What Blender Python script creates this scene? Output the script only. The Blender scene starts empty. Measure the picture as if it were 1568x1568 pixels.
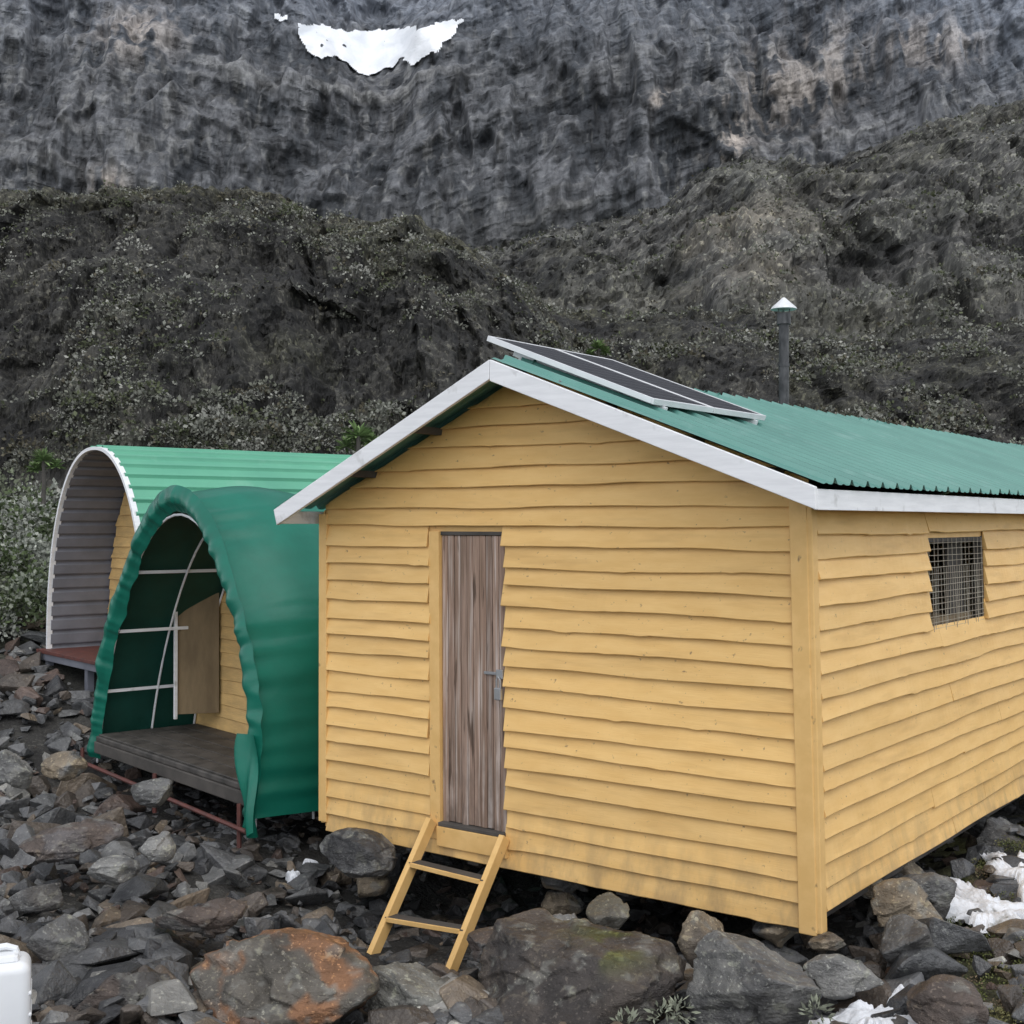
import bpy, bmesh, math, numpy as np
from mathutils import Vector, Matrix, Euler
R = np.random.RandomState(11)
HC=2.6; FX=1950.0; CX=784.0; HZ=800.0
# ------------------------------------------------------------ noise
perm=R.permutation(256); 
G=R.normal(size=(256,3)); G/=np.linalg.norm(G,axis=1)[:,None]
def pn(p):
    p=np.asarray(p,float); pi=np.floor(p).astype(np.int64); f=p-pi; pi&=255
    w=f*f*f*(f*(f*6-15)+10); out=np.zeros(len(p))
    for dx in (0,1):
        wx=w[:,0] if dx else 1-w[:,0]
        hx=perm[(pi[:,0]+dx)&255]
        for dy in (0,1):
            wy=w[:,1] if dy else 1-w[:,1]
            hy=perm[(hx+pi[:,1]+dy)&255]
            for dz in (0,1):
                wz=w[:,2] if dz else 1-w[:,2]
                h=perm[(hy+pi[:,2]+dz)&255]
                g=G[h]
                d=g[:,0]*(f[:,0]-dx)+g[:,1]*(f[:,1]-dy)+g[:,2]*(f[:,2]-dz)
                out+=wx*wy*wz*d
    return out
def fbm(p,o=5,gain=.5,ridge=False):
    p=np.asarray(p,float); a=1;s=0;out=np.zeros(len(p))
    for i in range(o):
        n=pn(p+i*17.3)
        if ridge: n=.5-np.abs(n)*1.6
        out+=a*n; p=p*2.03; a*=gain
    return out
def facet(uv,seed=0):
    uv=np.asarray(uv,float); ci=np.floor(uv).astype(np.int64)
    best=np.full(len(uv),1e9); val=np.zeros(len(uv))
    rr=np.random.RandomState(seed); T=rr.uniform(0,1,(256,5))
    for i in (-1,0,1):
        for j in (-1,0,1):
            a=ci[:,0]+i; b=ci[:,1]+j
            h=perm[(perm[a&255]+b)&255]; t=T[h]
            cx=a+t[:,0]; cy=b+t[:,1]
            dx=uv[:,0]-cx; dy=uv[:,1]-cy; d=dx*dx+dy*dy
            v=t[:,2]*2-1+(t[:,3]-.5)*1.6*dx+(t[:,4]-.5)*1.6*dy
            m=d<best; best[m]=d[m]; val[m]=v[m]
    return val
def blur(a,nu,nt,k):
    a=a.reshape(nu,nt).copy()
    for _ in range(k):
        b=a.copy(); b[1:-1]=(a[:-2]+2*a[1:-1]+a[2:])/4
        a=b.copy(); a[:,1:-1]=(b[:,:-2]+2*b[:,1:-1]+b[:,2:])/4
    return a.ravel()
def sm(a,b,x):
    t=np.clip((x-a)/(b-a),0,1); return t*t*(3-2*t)
def lerp3(a,b,t): return np.asarray(a)[None,:]*(1-t)[:,None]+np.asarray(b)[None,:]*t[:,None]
def blend(c,a,k): return c*(1-a[:,None])+np.array(k)[None,:]*a[:,None]
# ------------------------------------------------------------ mesh helpers
def link(o,parent=None):
    bpy.context.scene.collection.objects.link(o)
    if parent: o.parent=parent
    return o
def mesh_np(name,V,F,mat,col=None,smooth=False,parent=None):
    V=np.asarray(V,np.float32); F=np.asarray(F,np.int32); n,k=F.shape
    me=bpy.data.meshes.new(name)
    me.vertices.add(len(V)); me.vertices.foreach_set('co',V.ravel())
    me.loops.add(n*k); me.loops.foreach_set('vertex_index',F.ravel())
    me.polygons.add(n); me.polygons.foreach_set('loop_start',np.arange(0,n*k,k,dtype=np.int32))
    me.update(calc_edges=True)
    me.polygons.foreach_set('use_smooth',np.full(n,smooth,bool))
    if col is not None:
        ca=me.color_attributes.new('Col','FLOAT_COLOR','POINT')
        c=np.ones((len(V),4),np.float32); c[:,:3]=col
        ca.data.foreach_set('color',c.ravel())
    me.materials.append(mat)
    return link(bpy.data.objects.new(name,me),parent)
def mesh_py(name,V,F,mat,parent=None,bevel=0,smooth=False,cols=None):
    me=bpy.data.meshes.new(name); me.from_pydata([tuple(v) for v in V],[],F); me.update()
    bm=bmesh.new(); bm.from_mesh(me); bmesh.ops.recalc_face_normals(bm,faces=bm.faces); bm.to_mesh(me); bm.free()
    if cols is not None:
        ca=me.color_attributes.new('Col','FLOAT_COLOR','POINT')
        for i,c in enumerate(cols): ca.data[i].color=(c[0],c[1],c[2],1)
    for p in me.polygons: p.use_smooth=smooth
    me.materials.append(mat)
    o=link(bpy.data.objects.new(name,me),parent)
    if bevel:
        m=o.modifiers.new('b','BEVEL'); m.width=bevel; m.segments=2; m.limit_method='ANGLE'
    return o
def gridF(nu,nv):
    i=np.arange(nu-1)[:,None]*nv+np.arange(nv-1)[None,:]
    return np.stack([i,i+nv,i+nv+1,i+1],-1).reshape(-1,4)
def empty(name,loc=(0,0,0),rz=0,parent=None):
    e=bpy.data.objects.new(name,None); e.location=loc; e.rotation_euler=(0,0,rz); e.empty_display_size=.3
    return link(e,parent)
def hexa(name,P8,mat,parent=None,bevel=.003):
    F=[(0,1,2,3),(7,6,5,4),(0,4,5,1),(1,5,6,2),(2,6,7,3),(3,7,4,0)]
    return mesh_py(name,P8,F,mat,parent,bevel)
def box(name,a,b,mat,parent=None,bevel=.003,mp=lambda p:p):
    x0,y0,z0=a;x1,y1,z1=b
    P=[(x0,y0,z0),(x1,y0,z0),(x1,y1,z0),(x0,y1,z0),(x0,y0,z1),(x1,y0,z1),(x1,y1,z1),(x0,y1,z1)]
    return hexa(name,[mp(p) for p in P],mat,parent,bevel)
def beam(name,p,q,w,h,mat,parent=None,up=(0,0,1),bevel=.003):
    p=Vector(p);q=Vector(q);d=(q-p).normalized();u=Vector(up);s=d.cross(u).normalized();u=s.cross(d).normalized()
    P=[]
    for c in (p,q):
        for a,b in ((-1,-1),(1,-1),(1,1),(-1,1)): P.append(c+s*(a*w/2)+u*(b*h/2))
    return hexa(name,P,mat,parent,bevel)
def tube(name,pts,r,mat,parent=None,n=8):
    V=[];F=[]
    pts=[Vector(p) for p in pts]
    for i,p in enumerate(pts):
        d=(pts[min(i+1,len(pts)-1)]-pts[max(i-1,0)]).normalized()
        u=Vector((0,0,1)) if abs(d.z)<.9 else Vector((1,0,0))
        s=d.cross(u).normalized();u=s.cross(d)
        rr=r[i] if isinstance(r,(list,tuple)) else r
        for k in range(n):
            a=2*math.pi*k/n; V.append(p+s*math.cos(a)*rr+u*math.sin(a)*rr)
    for i in range(len(pts)-1):
        for k in range(n): F.append((i*n+k,i*n+(k+1)%n,(i+1)*n+(k+1)%n,(i+1)*n+k))
    F.append(tuple(range(n))); F.append(tuple(range((len(pts)-1)*n,len(pts)*n)))
    return mesh_py(name,V,F,mat,parent,smooth=False)
# ------------------------------------------------------------ materials
def M(name,c1,c2=None,scale=(4,4,4),detail=4,rough=.75,bump=.2,bscale=(30,30,30),bdist=.01,attr=False,metal=0,lo=.35,hi=.65,spots=None,spec=.4,bdetail=4,zstain=None):
    m=bpy.data.materials.new(name); m.use_nodes=True; nt=m.node_tree; N=nt.nodes; L=nt.links
    b=N['Principled BSDF']; b.inputs['Roughness'].default_value=rough; b.inputs['Metallic'].default_value=metal
    b.inputs['Specular IOR Level'].default_value=spec
    tc=N.new('ShaderNodeTexCoord')
    def noise(sc,det=4,rg=.6):
        mp=N.new('ShaderNodeMapping'); mp.inputs['Scale'].default_value=sc; L.new(tc.outputs['Object'],mp.inputs[0])
        n=N.new('ShaderNodeTexNoise'); n.inputs['Scale'].default_value=1; n.inputs['Detail'].default_value=det; n.inputs['Roughness'].default_value=rg
        L.new(mp.outputs[0],n.inputs['Vector']); return n.outputs['Fac']
    def mix(a,bb,fac,mode='MIX'):
        x=N.new('ShaderNodeMix'); x.data_type='RGBA'; x.blend_type=mode
        if isinstance(fac,float): x.inputs['Factor'].default_value=fac
        else: L.new(fac,x.inputs['Factor'])
        for s,v in ((6,a),(7,bb)):
            if isinstance(v,tuple): x.inputs[s].default_value=(*v,1)
            else: L.new(v,x.inputs[s])
        return x.outputs[2]
    def ramp(f,a,c):
        r=N.new('ShaderNodeMapRange'); r.inputs['From Min'].default_value=a; r.inputs['From Max'].default_value=c; L.new(f,r.inputs[0]); return r.outputs[0]
    c2=c2 or c1
    col=mix(c1,c2,ramp(noise(scale,detail),lo,hi)) if c1!=c2 else mix(c1,c1,0.0)
    if spots:
        for (sc,a,bb,c) in spots: col=mix(col,c,ramp(noise(sc,3),a,bb))
    if zstain:
        sp=N.new('ShaderNodeSeparateXYZ'); L.new(tc.outputs['Object'],sp.inputs[0])
        mr=N.new('ShaderNodeMapRange'); mr.inputs['From Min'].default_value=zstain[0]; mr.inputs['From Max'].default_value=zstain[1]; mr.inputs['To Min'].default_value=1; mr.inputs['To Max'].default_value=0
        L.new(sp.outputs[2],mr.inputs[0]); mu=N.new('ShaderNodeMath'); mu.operation='MULTIPLY'; L.new(mr.outputs[0],mu.inputs[0]); L.new(ramp(noise((7,7,3)),.42,.62),mu.inputs[1])
        col=mix(col,zstain[2],mu.outputs[0])
    if attr:
        at=N.new('ShaderNodeAttribute'); at.attribute_name='Col'
        col=mix(col,at.outputs['Color'],1.0,'MULTIPLY')
    L.new(col,b.inputs['Base Color'])
    if bump:
        bp=N.new('ShaderNodeBump'); bp.inputs['Strength'].default_value=bump; bp.inputs['Distance'].default_value=bdist
        L.new(noise(bscale,bdetail,.65),bp.inputs['Height']); L.new(bp.outputs[0],b.inputs['Normal'])
    return m
m_yel=M('yellow_paint',(.84,.545,.215),(.78,.485,.175),scale=(3,3,14),rough=.55,bump=.35,bscale=(9,9,120),bdist=.004,attr=True,
   spots=[((1.3,1.3,9),.54,.80,(.64,.39,.14)),((26,26,34),.67,.75,(.33,.21,.10))],zstain=(.3,.85,(.47,.31,.14)))
m_yelt=M('yellow_trim',(.81,.52,.205),(.73,.455,.165),scale=(8,8,8),rough=.55,bump=.3,bscale=(60,60,12),bdist=.003,
   spots=[((14,14,10),.66,.75,(.32,.2,.09))])
m_yeld=M('faded_yellow',(.80,.53,.22),(.62,.41,.18),scale=(3,3,12),rough=.6,bump=.3,bscale=(9,9,90),attr=True)
m_white=M('white_paint',(.86,.87,.89),(.76,.77,.79),scale=(3,3,30),rough=.5,bump=.15,bscale=(8,8,60),bdist=.003,
   spots=[((6,6,6),.62,.78,(.48,.48,.47))])
m_roof=M('green_roof_sheet',(.118,.295,.252),(.095,.245,.212),scale=(1.2,1.2,1.2),rough=.36,bump=0,spec=.5,
   spots=[((3,3,3),.55,.8,(.17,.33,.295))])
m_roof2=M('green_hut_sheet',(.14,.42,.28),(.11,.35,.24),scale=(1,1,1),rough=.4,bump=0,
   spots=[((3,3,3),.6,.9,(.2,.45,.33))])
m_greyin=M('grey_sheet',(.21,.22,.255),(.15,.157,.185),scale=(2,2,2),rough=.5,bump=.05)
m_wood=M('weathered_door',(.36,.245,.185),(.21,.14,.10),scale=(45,45,2.2),detail=5,rough=.8,bump=.5,bscale=(120,120,5),bdist=.004,attr=True,
   spots=[((30,30,1.0),.50,.66,(.50,.42,.37)),((20,20,2),.58,.68,(.09,.058,.04))],zstain=(.5,1.4,(.15,.105,.08)))
m_dark=M('dark_timber',(.06,.055,.05),(.10,.09,.08),scale=(3,3,3),rough=.85,bump=.3,bscale=(20,20,20))
m_deck=M('deck_boards',(.045,.042,.038),(.11,.10,.09),scale=(5,5,5),rough=.6,bump=.3)
m_wire=M('wire_mesh',(.45,.41,.33),(.33,.28,.22),rough=.6,metal=.0,bump=0)
m_steel=M('galvanised_steel',(.42,.43,.44),(.3,.3,.31),rough=.4,metal=.8,bump=0)
m_chim=M('chimney_pipe',(.028,.03,.033),(.085,.085,.09),scale=(20,20,8),rough=.5,metal=.2,bump=.1)
m_black=M('black_plastic',(.03,.03,.035),rough=.5,bump=0)
m_tarp=M('green_canvas',(.006,.165,.112),(.005,.13,.088),scale=(2,2,2),rough=.38,bump=.1,bscale=(5,5,7),bdist=.03,spec=.5)
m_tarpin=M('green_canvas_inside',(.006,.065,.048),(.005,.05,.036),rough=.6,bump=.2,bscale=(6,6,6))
m_ply=M('plywood',(.25,.185,.105),(.17,.125,.07),scale=(9,9,2),rough=.7,bump=.1)
m_red=M('red_steel',(.15,.05,.04),(.09,.04,.035),scale=(9,9,9),rough=.6,bump=.2)
m_plastic=M('white_plastic',(.84,.86,.88),(.80,.82,.84),rough=.35,bump=.05)
m_snow=M('snow',(.84,.86,.90),(.70,.73,.77),scale=(6,6,6),rough=.6,bump=.6,bscale=(14,14,14),bdist=.03,spots=[((12,12,12),.62,.74,(.35,.35,.33))])
m_snowf=M('far_snow',(.84,.86,.89),(.72,.75,.79),scale=(.12,.12,.12),rough=.7,bump=.4,bscale=(.25,.25,.5),bdist=1.0)
m_rub=M('rubble_stone',(.66,.66,.66),(1.35,1.33,1.3),scale=(8,8,8),rough=.36,bump=.8,bscale=(18,18,18),bdist=.03,attr=True,lo=.3,hi=.7,
   spots=[((26,26,26),.60,.68,(1.9,1.9,1.75))])
m_bld=M('boulder_stone',(.55,.55,.55),(1.4,1.38,1.35),scale=(4.5,4.5,4.5),rough=.45,bump=1.0,bscale=(8,8,13),bdist=.06,attr=True,lo=.32,hi=.68,detail=7,
   spots=[((50,50,50),.60,.66,(2.1,2.1,1.95)),((13,13,13),.60,.66,(1.7,1.7,1.5))],bdetail=7)
m_soil=M('ground_soil',(.8,.8,.8),(1.3,1.3,1.3),scale=(12,12,12),rough=.9,bump=1,bscale=(22,22,22),bdist=.05,attr=True,spots=[((34,34,34),.56,.64,(2.2,2.2,2.1))])
m_leaf=M('leaf',(1,1,1),rough=.7,bump=0,attr=True)
m_cliffn=M('near_cliff_rock',(.42,.42,.42),(1.55,1.55,1.5),scale=(3.4,3.4,.8),rough=.65,bump=.9,bscale=(4,4,1.4),bdist=.16,attr=True,lo=.34,hi=.66,bdetail=5,detail=5,
   spots=[((8,8,6),.555,.62,(3.2,3.2,2.9))])
m_cliffm=M('mid_cliff_rock',(.48,.48,.48),(1.5,1.5,1.5),scale=(1.5,1.5,.35),rough=.65,bump=.9,bscale=(2,2,.7),bdist=.3,attr=True,lo=.34,hi=.66,bdetail=5,detail=5,
   spots=[((3.2,3.2,2.4),.57,.64,(2.4,2.4,2.2))])
m_clifff=M('far_cliff_rock',(.60,.60,.61),(1.42,1.42,1.42),scale=(.5,.5,.09),rough=.85,bump=.8,bscale=(.55,.55,.14),bdist=1.3,attr=True,lo=.35,hi=.65,bdetail=4,detail=4)
# ------------------------------------------------------------ ground
L0=Vector((-1.357,9.25)); TH=math.atan2(-.598,.801); W=3.76; LEN=12.0
def ground(x,y,det=True):
    x=np.asarray(x,float);y=np.asarray(y,float)
    z=1.0*sm(5.2,0,y)
    r=np.maximum(0,y-10.6+.12*np.clip(-x-4,-6,8)); z=z+.225*np.minimum(r,16)*sm(0,2.5,r)
    z=z-.18*np.exp(-(((x+.7)/1.6)**2+((y-8.2)/1.3)**2))
    z=z+.16*sm(1.2,2.6,x)*sm(12,9,y)
    z=z+.12*sm(-1.5,-4,x)*sm(13,9,y)*sm(5,7,y)
    if det:
        p=np.stack([x*.7,y*.7,x*0],-1).reshape(-1,3); z=z+(fbm(p,4)*.16).reshape(np.shape(z))
    lx=(x-L0.x)*.801-(y-L0.y)*.598; ly=(x-L0.x)*.598+(y-L0.y)*.801
    ins=sm(-.1,.4,lx)*sm(W+.1,W-.35,lx)*sm(-.05,.45,ly)*sm(LEN+.2,LEN-.3,ly)
    return z-ins*np.maximum(.16,z-.10)
gx=np.concatenate([np.linspace(-420,-12,22)[:-1],np.linspace(-12,8,260),np.linspace(8,420,24)[1:]])
gy=np.concatenate([np.linspace(-60,-2,8)[:-1],np.linspace(-2,20,260),np.linspace(20,60,30)[1:],np.linspace(60,500,14)[1:]])
X,Y=np.meshgrid(gx,gy,indexing='ij'); x=X.ravel();y=Y.ravel()
z=ground(x,y)
n1=fbm(np.stack([x*1.3,y*1.3,x*0],-1),5)
col=lerp3((.025,.024,.023),(.055,.053,.049),sm(-.3,.4,n1))
moss=sm(1.9,2.8,x-.25*(y-6.5))*sm(-.25,.1,n1)
col=blend(col,moss,(.10,.10,.035))
col=blend(col,sm(13,18,y),(.05,.055,.03))
mesh_np('ground',np.stack([x,y,z],-1),gridF(len(gx),len(gy)),m_soil,col,True)
# ------------------------------------------------------------ cliffs
def curtain(name,sil,u0,u1,nu,nt,d0,d1,zb,mat,amp,sc,colf,tp=1.35,hp=.8,tmax=1.12,cell=1.0):
    u=np.linspace(u0,u1,nu); t=np.linspace(0,tmax,nt)
    sx=[s[0] for s in sil]; sy=[s[1] for s in sil]
    sv=np.interp(u,sx,sy)
    ztop=HC+(HZ-sv)/FX*d1
    U,T=np.meshgrid(u,t,indexing='ij'); U=U.ravel();T=T.ravel()
    zt=np.repeat(ztop,nt)
    tt=np.clip(T,0,1); over=np.clip(T-1,0,1)
    yy=d0+(d1-d0)*tt**tp+over*(d1-d0)*1.5
    zz=zb+(zt-zb)*tt**hp-over*(zt-zb)*1.0
    xx=(U-CX)/FX*yy
    P=np.stack([xx,yy,zz],-1)
    S=np.stack([xx*sc,yy*sc,zz*sc*.30],-1)
    big=fbm(S*.35,3); med=fbm(S*1.4,4)
    vr=fbm(np.stack([xx*sc*3.0,yy*sc*1.5,zz*sc*.42],-1),5,ridge=True)
    sx_=zz-.22*xx+.3/sc*.3*med
    st=fbm(np.stack([xx*sc*.6,yy*sc*.5,sx_*sc*2.6],-1),5)
    f1=blur(facet(np.stack([xx*cell*.50+med*.5,zz*cell*.17-xx*cell*.05],-1),3),nu,nt,2)
    f2=blur(facet(np.stack([xx*cell*1.6+med*.7,zz*cell*.50-xx*cell*.15],-1),5),nu,nt,1)
    f3=facet(np.stack([xx*cell*4+med*1.2,zz*cell*1.7-xx*cell*.5],-1),9)
    fine=fbm(np.stack([xx*sc*12,yy*sc*12,zz*sc*5],-1),3)
    D=big*1.7+med*.4+vr*.45+st*.45+fine*.10
    edge=np.clip(T*6,0,1)
    P[:,1]-=(D*amp+(f1*.50+f2*.24+f3*.06)/cell)*edge
    P[:,2]+=(med*.2+fine*.12+vr*.08+f2*.04)*amp*edge
    info=dict(u=U,t=T,D=D,big=big,med=med,vr=vr,st=st,fine=fine,f1=f1,f2=f2)
    mesh_np(name,P,gridF(nu,nt),mat,colf(P,info),False)
    return P,info
silA=[(-700,260),(-300,300),(0,325),(60,303),(130,300),(250,290),(420,292),(450,310),(490,350),(560,356),(640,345),(700,372),(770,420),(815,452),(860,505),(930,560),(1000,610),(1400,660),(2400,660)]
silB2=[(300,640),(600,560),(760,490),(810,465),(860,474),(950,486),(1050,474),(1150,480),(1220,505),(1330,525),(1450,505),(1568,495),(1800,470),(2500,460)]
silB=[(300,560),(600,440),(690,395),(760,392),(830,362),(940,345),(1010,325),(1060,275),(1130,240),(1200,245),(1275,255),(1300,240),(1400,207),(1470,187),(1568,160),(2000,60),(2600,20)]
def colA(P,i):
    n=fbm(P*np.array([1.2,1.2,.18]),5); n3=fbm(P*.18+9,3); s2=fbm(P*np.array([.9,.9,.07])+70,4)
    c=lerp3((.015,.0145,.0135),(.052,.050,.045),sm(-.25,.40,n+.18*i['f2']))
    c=blend(c,sm(.05,.4,n3+.25*n)*.6,(.058,.058,.040))
    c=blend(c,sm(.1,.5,i['st'])*.35,(.09,.09,.073))
    c=blend(c,sm(.82,1,i['t'])*.4,(.052,.050,.030))
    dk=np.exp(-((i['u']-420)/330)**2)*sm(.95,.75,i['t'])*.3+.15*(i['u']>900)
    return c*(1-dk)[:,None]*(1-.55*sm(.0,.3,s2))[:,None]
def colB(P,i):
    q=P*.6
    n=fbm(q*np.array([.8,.8,.16]),5); n3=fbm(q*.1+9,3); s2=fbm(P*np.array([.35,.35,.03])+70,4)
    c=lerp3((.028,.028,.027),(.118,.115,.108),sm(-.3,.4,n+.25*i['f2']))
    c=blend(c,sm(.0,.35,n3+.3*n)*.4,(.085,.084,.060))
    c=blend(c,sm(.0,.35,i['st'])*.55,(.17,.17,.155))
    g=np.exp(-(((i['u']-1150)/110)**2+((i['t']-.42)/.16)**2))*sm(-.3,.2,i['med'])
    c=blend(c,.75*g,(.21,.19,.155))
    c=blend(c,sm(.86,1,i['t'])*.6,(.035,.034,.029))
    return c*(1-.5*sm(.0,.3,s2))[:,None]
def colC(P,i):
    q=P*.1
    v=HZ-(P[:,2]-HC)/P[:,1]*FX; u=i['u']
    n=fbm(q*np.array([1.8,1.8,.2]),6,.6); n2=fbm(q*np.array([5,5,.7])+40,4)
    vs=fbm(q*np.array([3,3,.13])+20,5)
    c=lerp3((.036,.040,.046),(.128,.132,.141),sm(-.45,.5,n+.6*i['st']+.18*i['f2']))
    c=blend(c,sm(.12,.45,n2+.2*i['f1'])*.5,(.23,.23,.225))
    c=blend(c,sm(.20,.55,i['st'])*.6,(.22,.22,.215))
    c=c*(1-.50*sm(.02,.35,vs))[:,None]
    def patch(cu,cv,ru,rv,k): return k*np.exp(-(((u-cu)/ru)**2+((v-cv)/rv)**2))
    g=patch(1430,60,70,35,.9)+patch(1115,205,28,45,.9)+patch(210,45,60,35,.7)+patch(1200,130,60,60,.5)+patch(165,285,26,26,.8)+patch(1010,150,15,12,.8)+patch(1290,80,50,60,.4)
    g=np.clip(g*sm(-.2,.25,n+.6*n2)*1.5,0,1); c=blend(c,g,(.36,.32,.285))
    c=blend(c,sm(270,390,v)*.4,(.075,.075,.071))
    haze_tint=np.clip(sm(150,-60,v)*.35+.45*sm(1200,1650,u)*sm(240,0,v)+.35*np.exp(-((u-580)/170)**2)*sm(50,10,v),0,.7); c=blend(c,haze_tint,(.215,.24,.285))  # distance haze painted as a blue-grey tint in the rock colour
    return c
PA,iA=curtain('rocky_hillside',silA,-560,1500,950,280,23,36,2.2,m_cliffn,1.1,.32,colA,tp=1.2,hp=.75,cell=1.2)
PB2,iB2=curtain('rocky_hillside',silB2,350,2100,750,160,32,50,2.5,m_cliffn,1.3,.25,colA,cell=.85)
PB,iB=curtain('mountain_slope',silB,350,2200,850,290,58,100,5,m_cliffm,3.0,.12,colB,cell=.40)
def cliff_far():
    nu,nt=1250,620
    u=np.linspace(-620,2300,nu); t=np.linspace(0,1,nt)
    U,T=np.meshgrid(u,t,indexing='ij');U=U.ravel();T=T.ravel()
    sv=np.full(len(U),-300.)
    d0,d1=215,330; zb=5
    zt=HC+(HZ-sv)/FX*d1
    yy=d0+(d1-d0)*T**1.1; zz=zb+(zt-zb)*T**.9; xx=(U-CX)/FX*yy
    gul=np.exp(-((U-590-20*np.sin(T*9))/ (60+170*sm(.5,.8,T)))**2)*sm(.3,.75,T)
    yy=yy+gul*30
    S=np.stack([xx,yy,zz*.25],-1)*.03
    big=fbm(S*.6,3); med=fbm(S*2.0,4)
    sgn=np.where(xx>-25,1,.6)
    sl=zz-.38*np.abs(xx+25)*sgn+med*3
    st=fbm(np.stack([xx*.025,yy*.01,sl*.15],-1),5)
    vr=fbm(np.stack([xx*.14,yy*.05,zz*.024],-1),5,ridge=True)
    fine=fbm(np.stack([xx*.9,yy*.3,zz*.25],-1),3)
    f1=blur(facet(np.stack([xx*.075+med*.4,sl*.030+xx*.01],-1),5),nu,nt,3)
    f2=blur(facet(np.stack([xx*.25+med*.5,sl*.085],-1),7),nu,nt,2)
    f3=blur(facet(np.stack([xx*.75+med*.7,sl*.28],-1),11),nu,nt,1)
    D=big*15+med*3.4+vr*2.4+st*3.6+fine*.35+f1*2.4+f2*1.4+f3*.45
    yy=yy-D; zz=zz+med*1.0+fine*.3+f2*.3
    P=np.stack([(U-CX)/FX*(yy+D*.6),yy,zz],-1)
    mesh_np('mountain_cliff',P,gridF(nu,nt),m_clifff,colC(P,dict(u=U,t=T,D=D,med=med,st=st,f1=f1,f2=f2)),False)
    return P,nu,nt
PC,nuC,ntC=cliff_far()
def snowfield():
    u=CX+PC[:,0]/PC[:,1]*FX; v=HZ-(PC[:,2]-HC)/PC[:,1]*FX
    wob=fbm(np.stack([PC[:,0]*.12,PC[:,2]*.12,PC[:,1]*0],-1),4)*26
    top=np.interp(u,[455,480,560,640,712],[34,36,46,42,28]); bot=np.interp(u,[455,470,500,540,570,600,612,650,690,712],[40,74,90,106,114,112,92,86,66,32])
    ins=(v>top+wob*.35)&(v<bot+wob*.8)&(u>455)&(u<712)
    ins|=(v>24+wob*.3)&(v<33+wob*.3)&(u>420)&(u<442)
    F=gridF(nuC,ntC); keep=ins[F].sum(1)>=3; F=F[keep]
    idx=np.unique(F); rem=-np.ones(len(PC),int); rem[idx]=np.arange(len(idx))
    V=PC.copy().reshape(nuC,ntC,3); Y=V[:,:,1].copy()
    for _ in range(20):
        Y[1:-1,1:-1]=(Y[:-2,1:-1]+Y[2:,1:-1]+Y[1:-1,:-2]+Y[1:-1,2:]+Y[1:-1,1:-1]*2)/6
    V[:,:,1]=np.minimum(Y-.9,V[:,:,1]+.6); V=V.reshape(-1,3)[idx]
    mesh_np('snowfield',V,rem[F],m_snowf,None,True)
snowfield()
# ------------------------------------------------------------ vegetation masses
def leaf_arrays(cen,rad,n,ls,cols,squash=.7,asp=.35,jit=.35):
    N=len(cen); c=np.repeat(cen,n,0); r=np.repeat(rad,n); cc=np.repeat(cols,n,0)
    d=R.normal(size=(N*n,3)); d/=np.linalg.norm(d,axis=1)[:,None]; d[:,2]=np.abs(d[:,2])*1.1-.15
    rr=R.uniform(.35,1,N*n)**.6
    p=c+d*(r*rr)[:,None]*np.array([1,1,squash])
    a=d+R.normal(size=(N*n,3))*.7; a/=np.linalg.norm(a,axis=1)[:,None]
    b=np.cross(a,R.normal(size=(N*n,3))); b/=np.linalg.norm(b,axis=1)[:,None]
    L=(np.repeat(ls,n) if np.ndim(ls) else ls)*R.uniform(.6,1.3,N*n)
    a=a*L[:,None]; b=b*(L*asp)[:,None]
    V=np.stack([p,p+a*.5+b,p+a,p+a*.5-b],1).reshape(-1,3)
    sh=R.uniform(1-jit,1+jit,N*n)*(.45+.55*rr)  # inner leaves darker: the clump's own shade put into the colour
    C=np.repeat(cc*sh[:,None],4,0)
    F=np.arange(N*n*4).reshape(-1,4)
    return V,F,C
def join(parts):
    V=[];F=[];C=[];o=0
    for v,f,c in parts: V.append(v);F.append(f+o);C.append(c);o+=len(v)
    return np.concatenate(V),np.concatenate(F),np.concatenate(C)
def scatter(P,info,n,key,r0,r1,k=1.):
    w=np.clip(key,0,None)+.01; w[info['t']>1.0]=0; w/=w.sum()
    idx=R.choice(len(P),n,p=w); rad=r0+(r1-r0)*R.uniform(0,1,n)**2
    pal=np.array([[.20,.205,.175],[.14,.145,.115],[.085,.098,.05],[.28,.28,.25],[.10,.09,.06],[.06,.07,.035]])*k
    return P[idx]+np.array([0,-.05,.0]),rad,pal[R.choice(6,n,p=[.27,.24,.14,.16,.10,.09])]
parts=[]
kA=sm(-.05,.45,iA['med']*.6+iA['st']*.7)
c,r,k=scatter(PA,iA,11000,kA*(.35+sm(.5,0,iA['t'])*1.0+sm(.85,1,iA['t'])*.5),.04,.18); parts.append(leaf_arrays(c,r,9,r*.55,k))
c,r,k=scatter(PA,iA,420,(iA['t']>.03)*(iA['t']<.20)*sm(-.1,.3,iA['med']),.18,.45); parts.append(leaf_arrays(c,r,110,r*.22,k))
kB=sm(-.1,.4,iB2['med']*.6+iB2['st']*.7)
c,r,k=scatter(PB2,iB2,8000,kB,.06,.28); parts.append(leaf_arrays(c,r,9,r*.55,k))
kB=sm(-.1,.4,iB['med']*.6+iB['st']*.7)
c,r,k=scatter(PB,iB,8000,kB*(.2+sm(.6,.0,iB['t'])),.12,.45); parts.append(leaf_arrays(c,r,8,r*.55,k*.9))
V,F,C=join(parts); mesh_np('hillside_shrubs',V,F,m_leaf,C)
parts=[]
bx=[];
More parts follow.
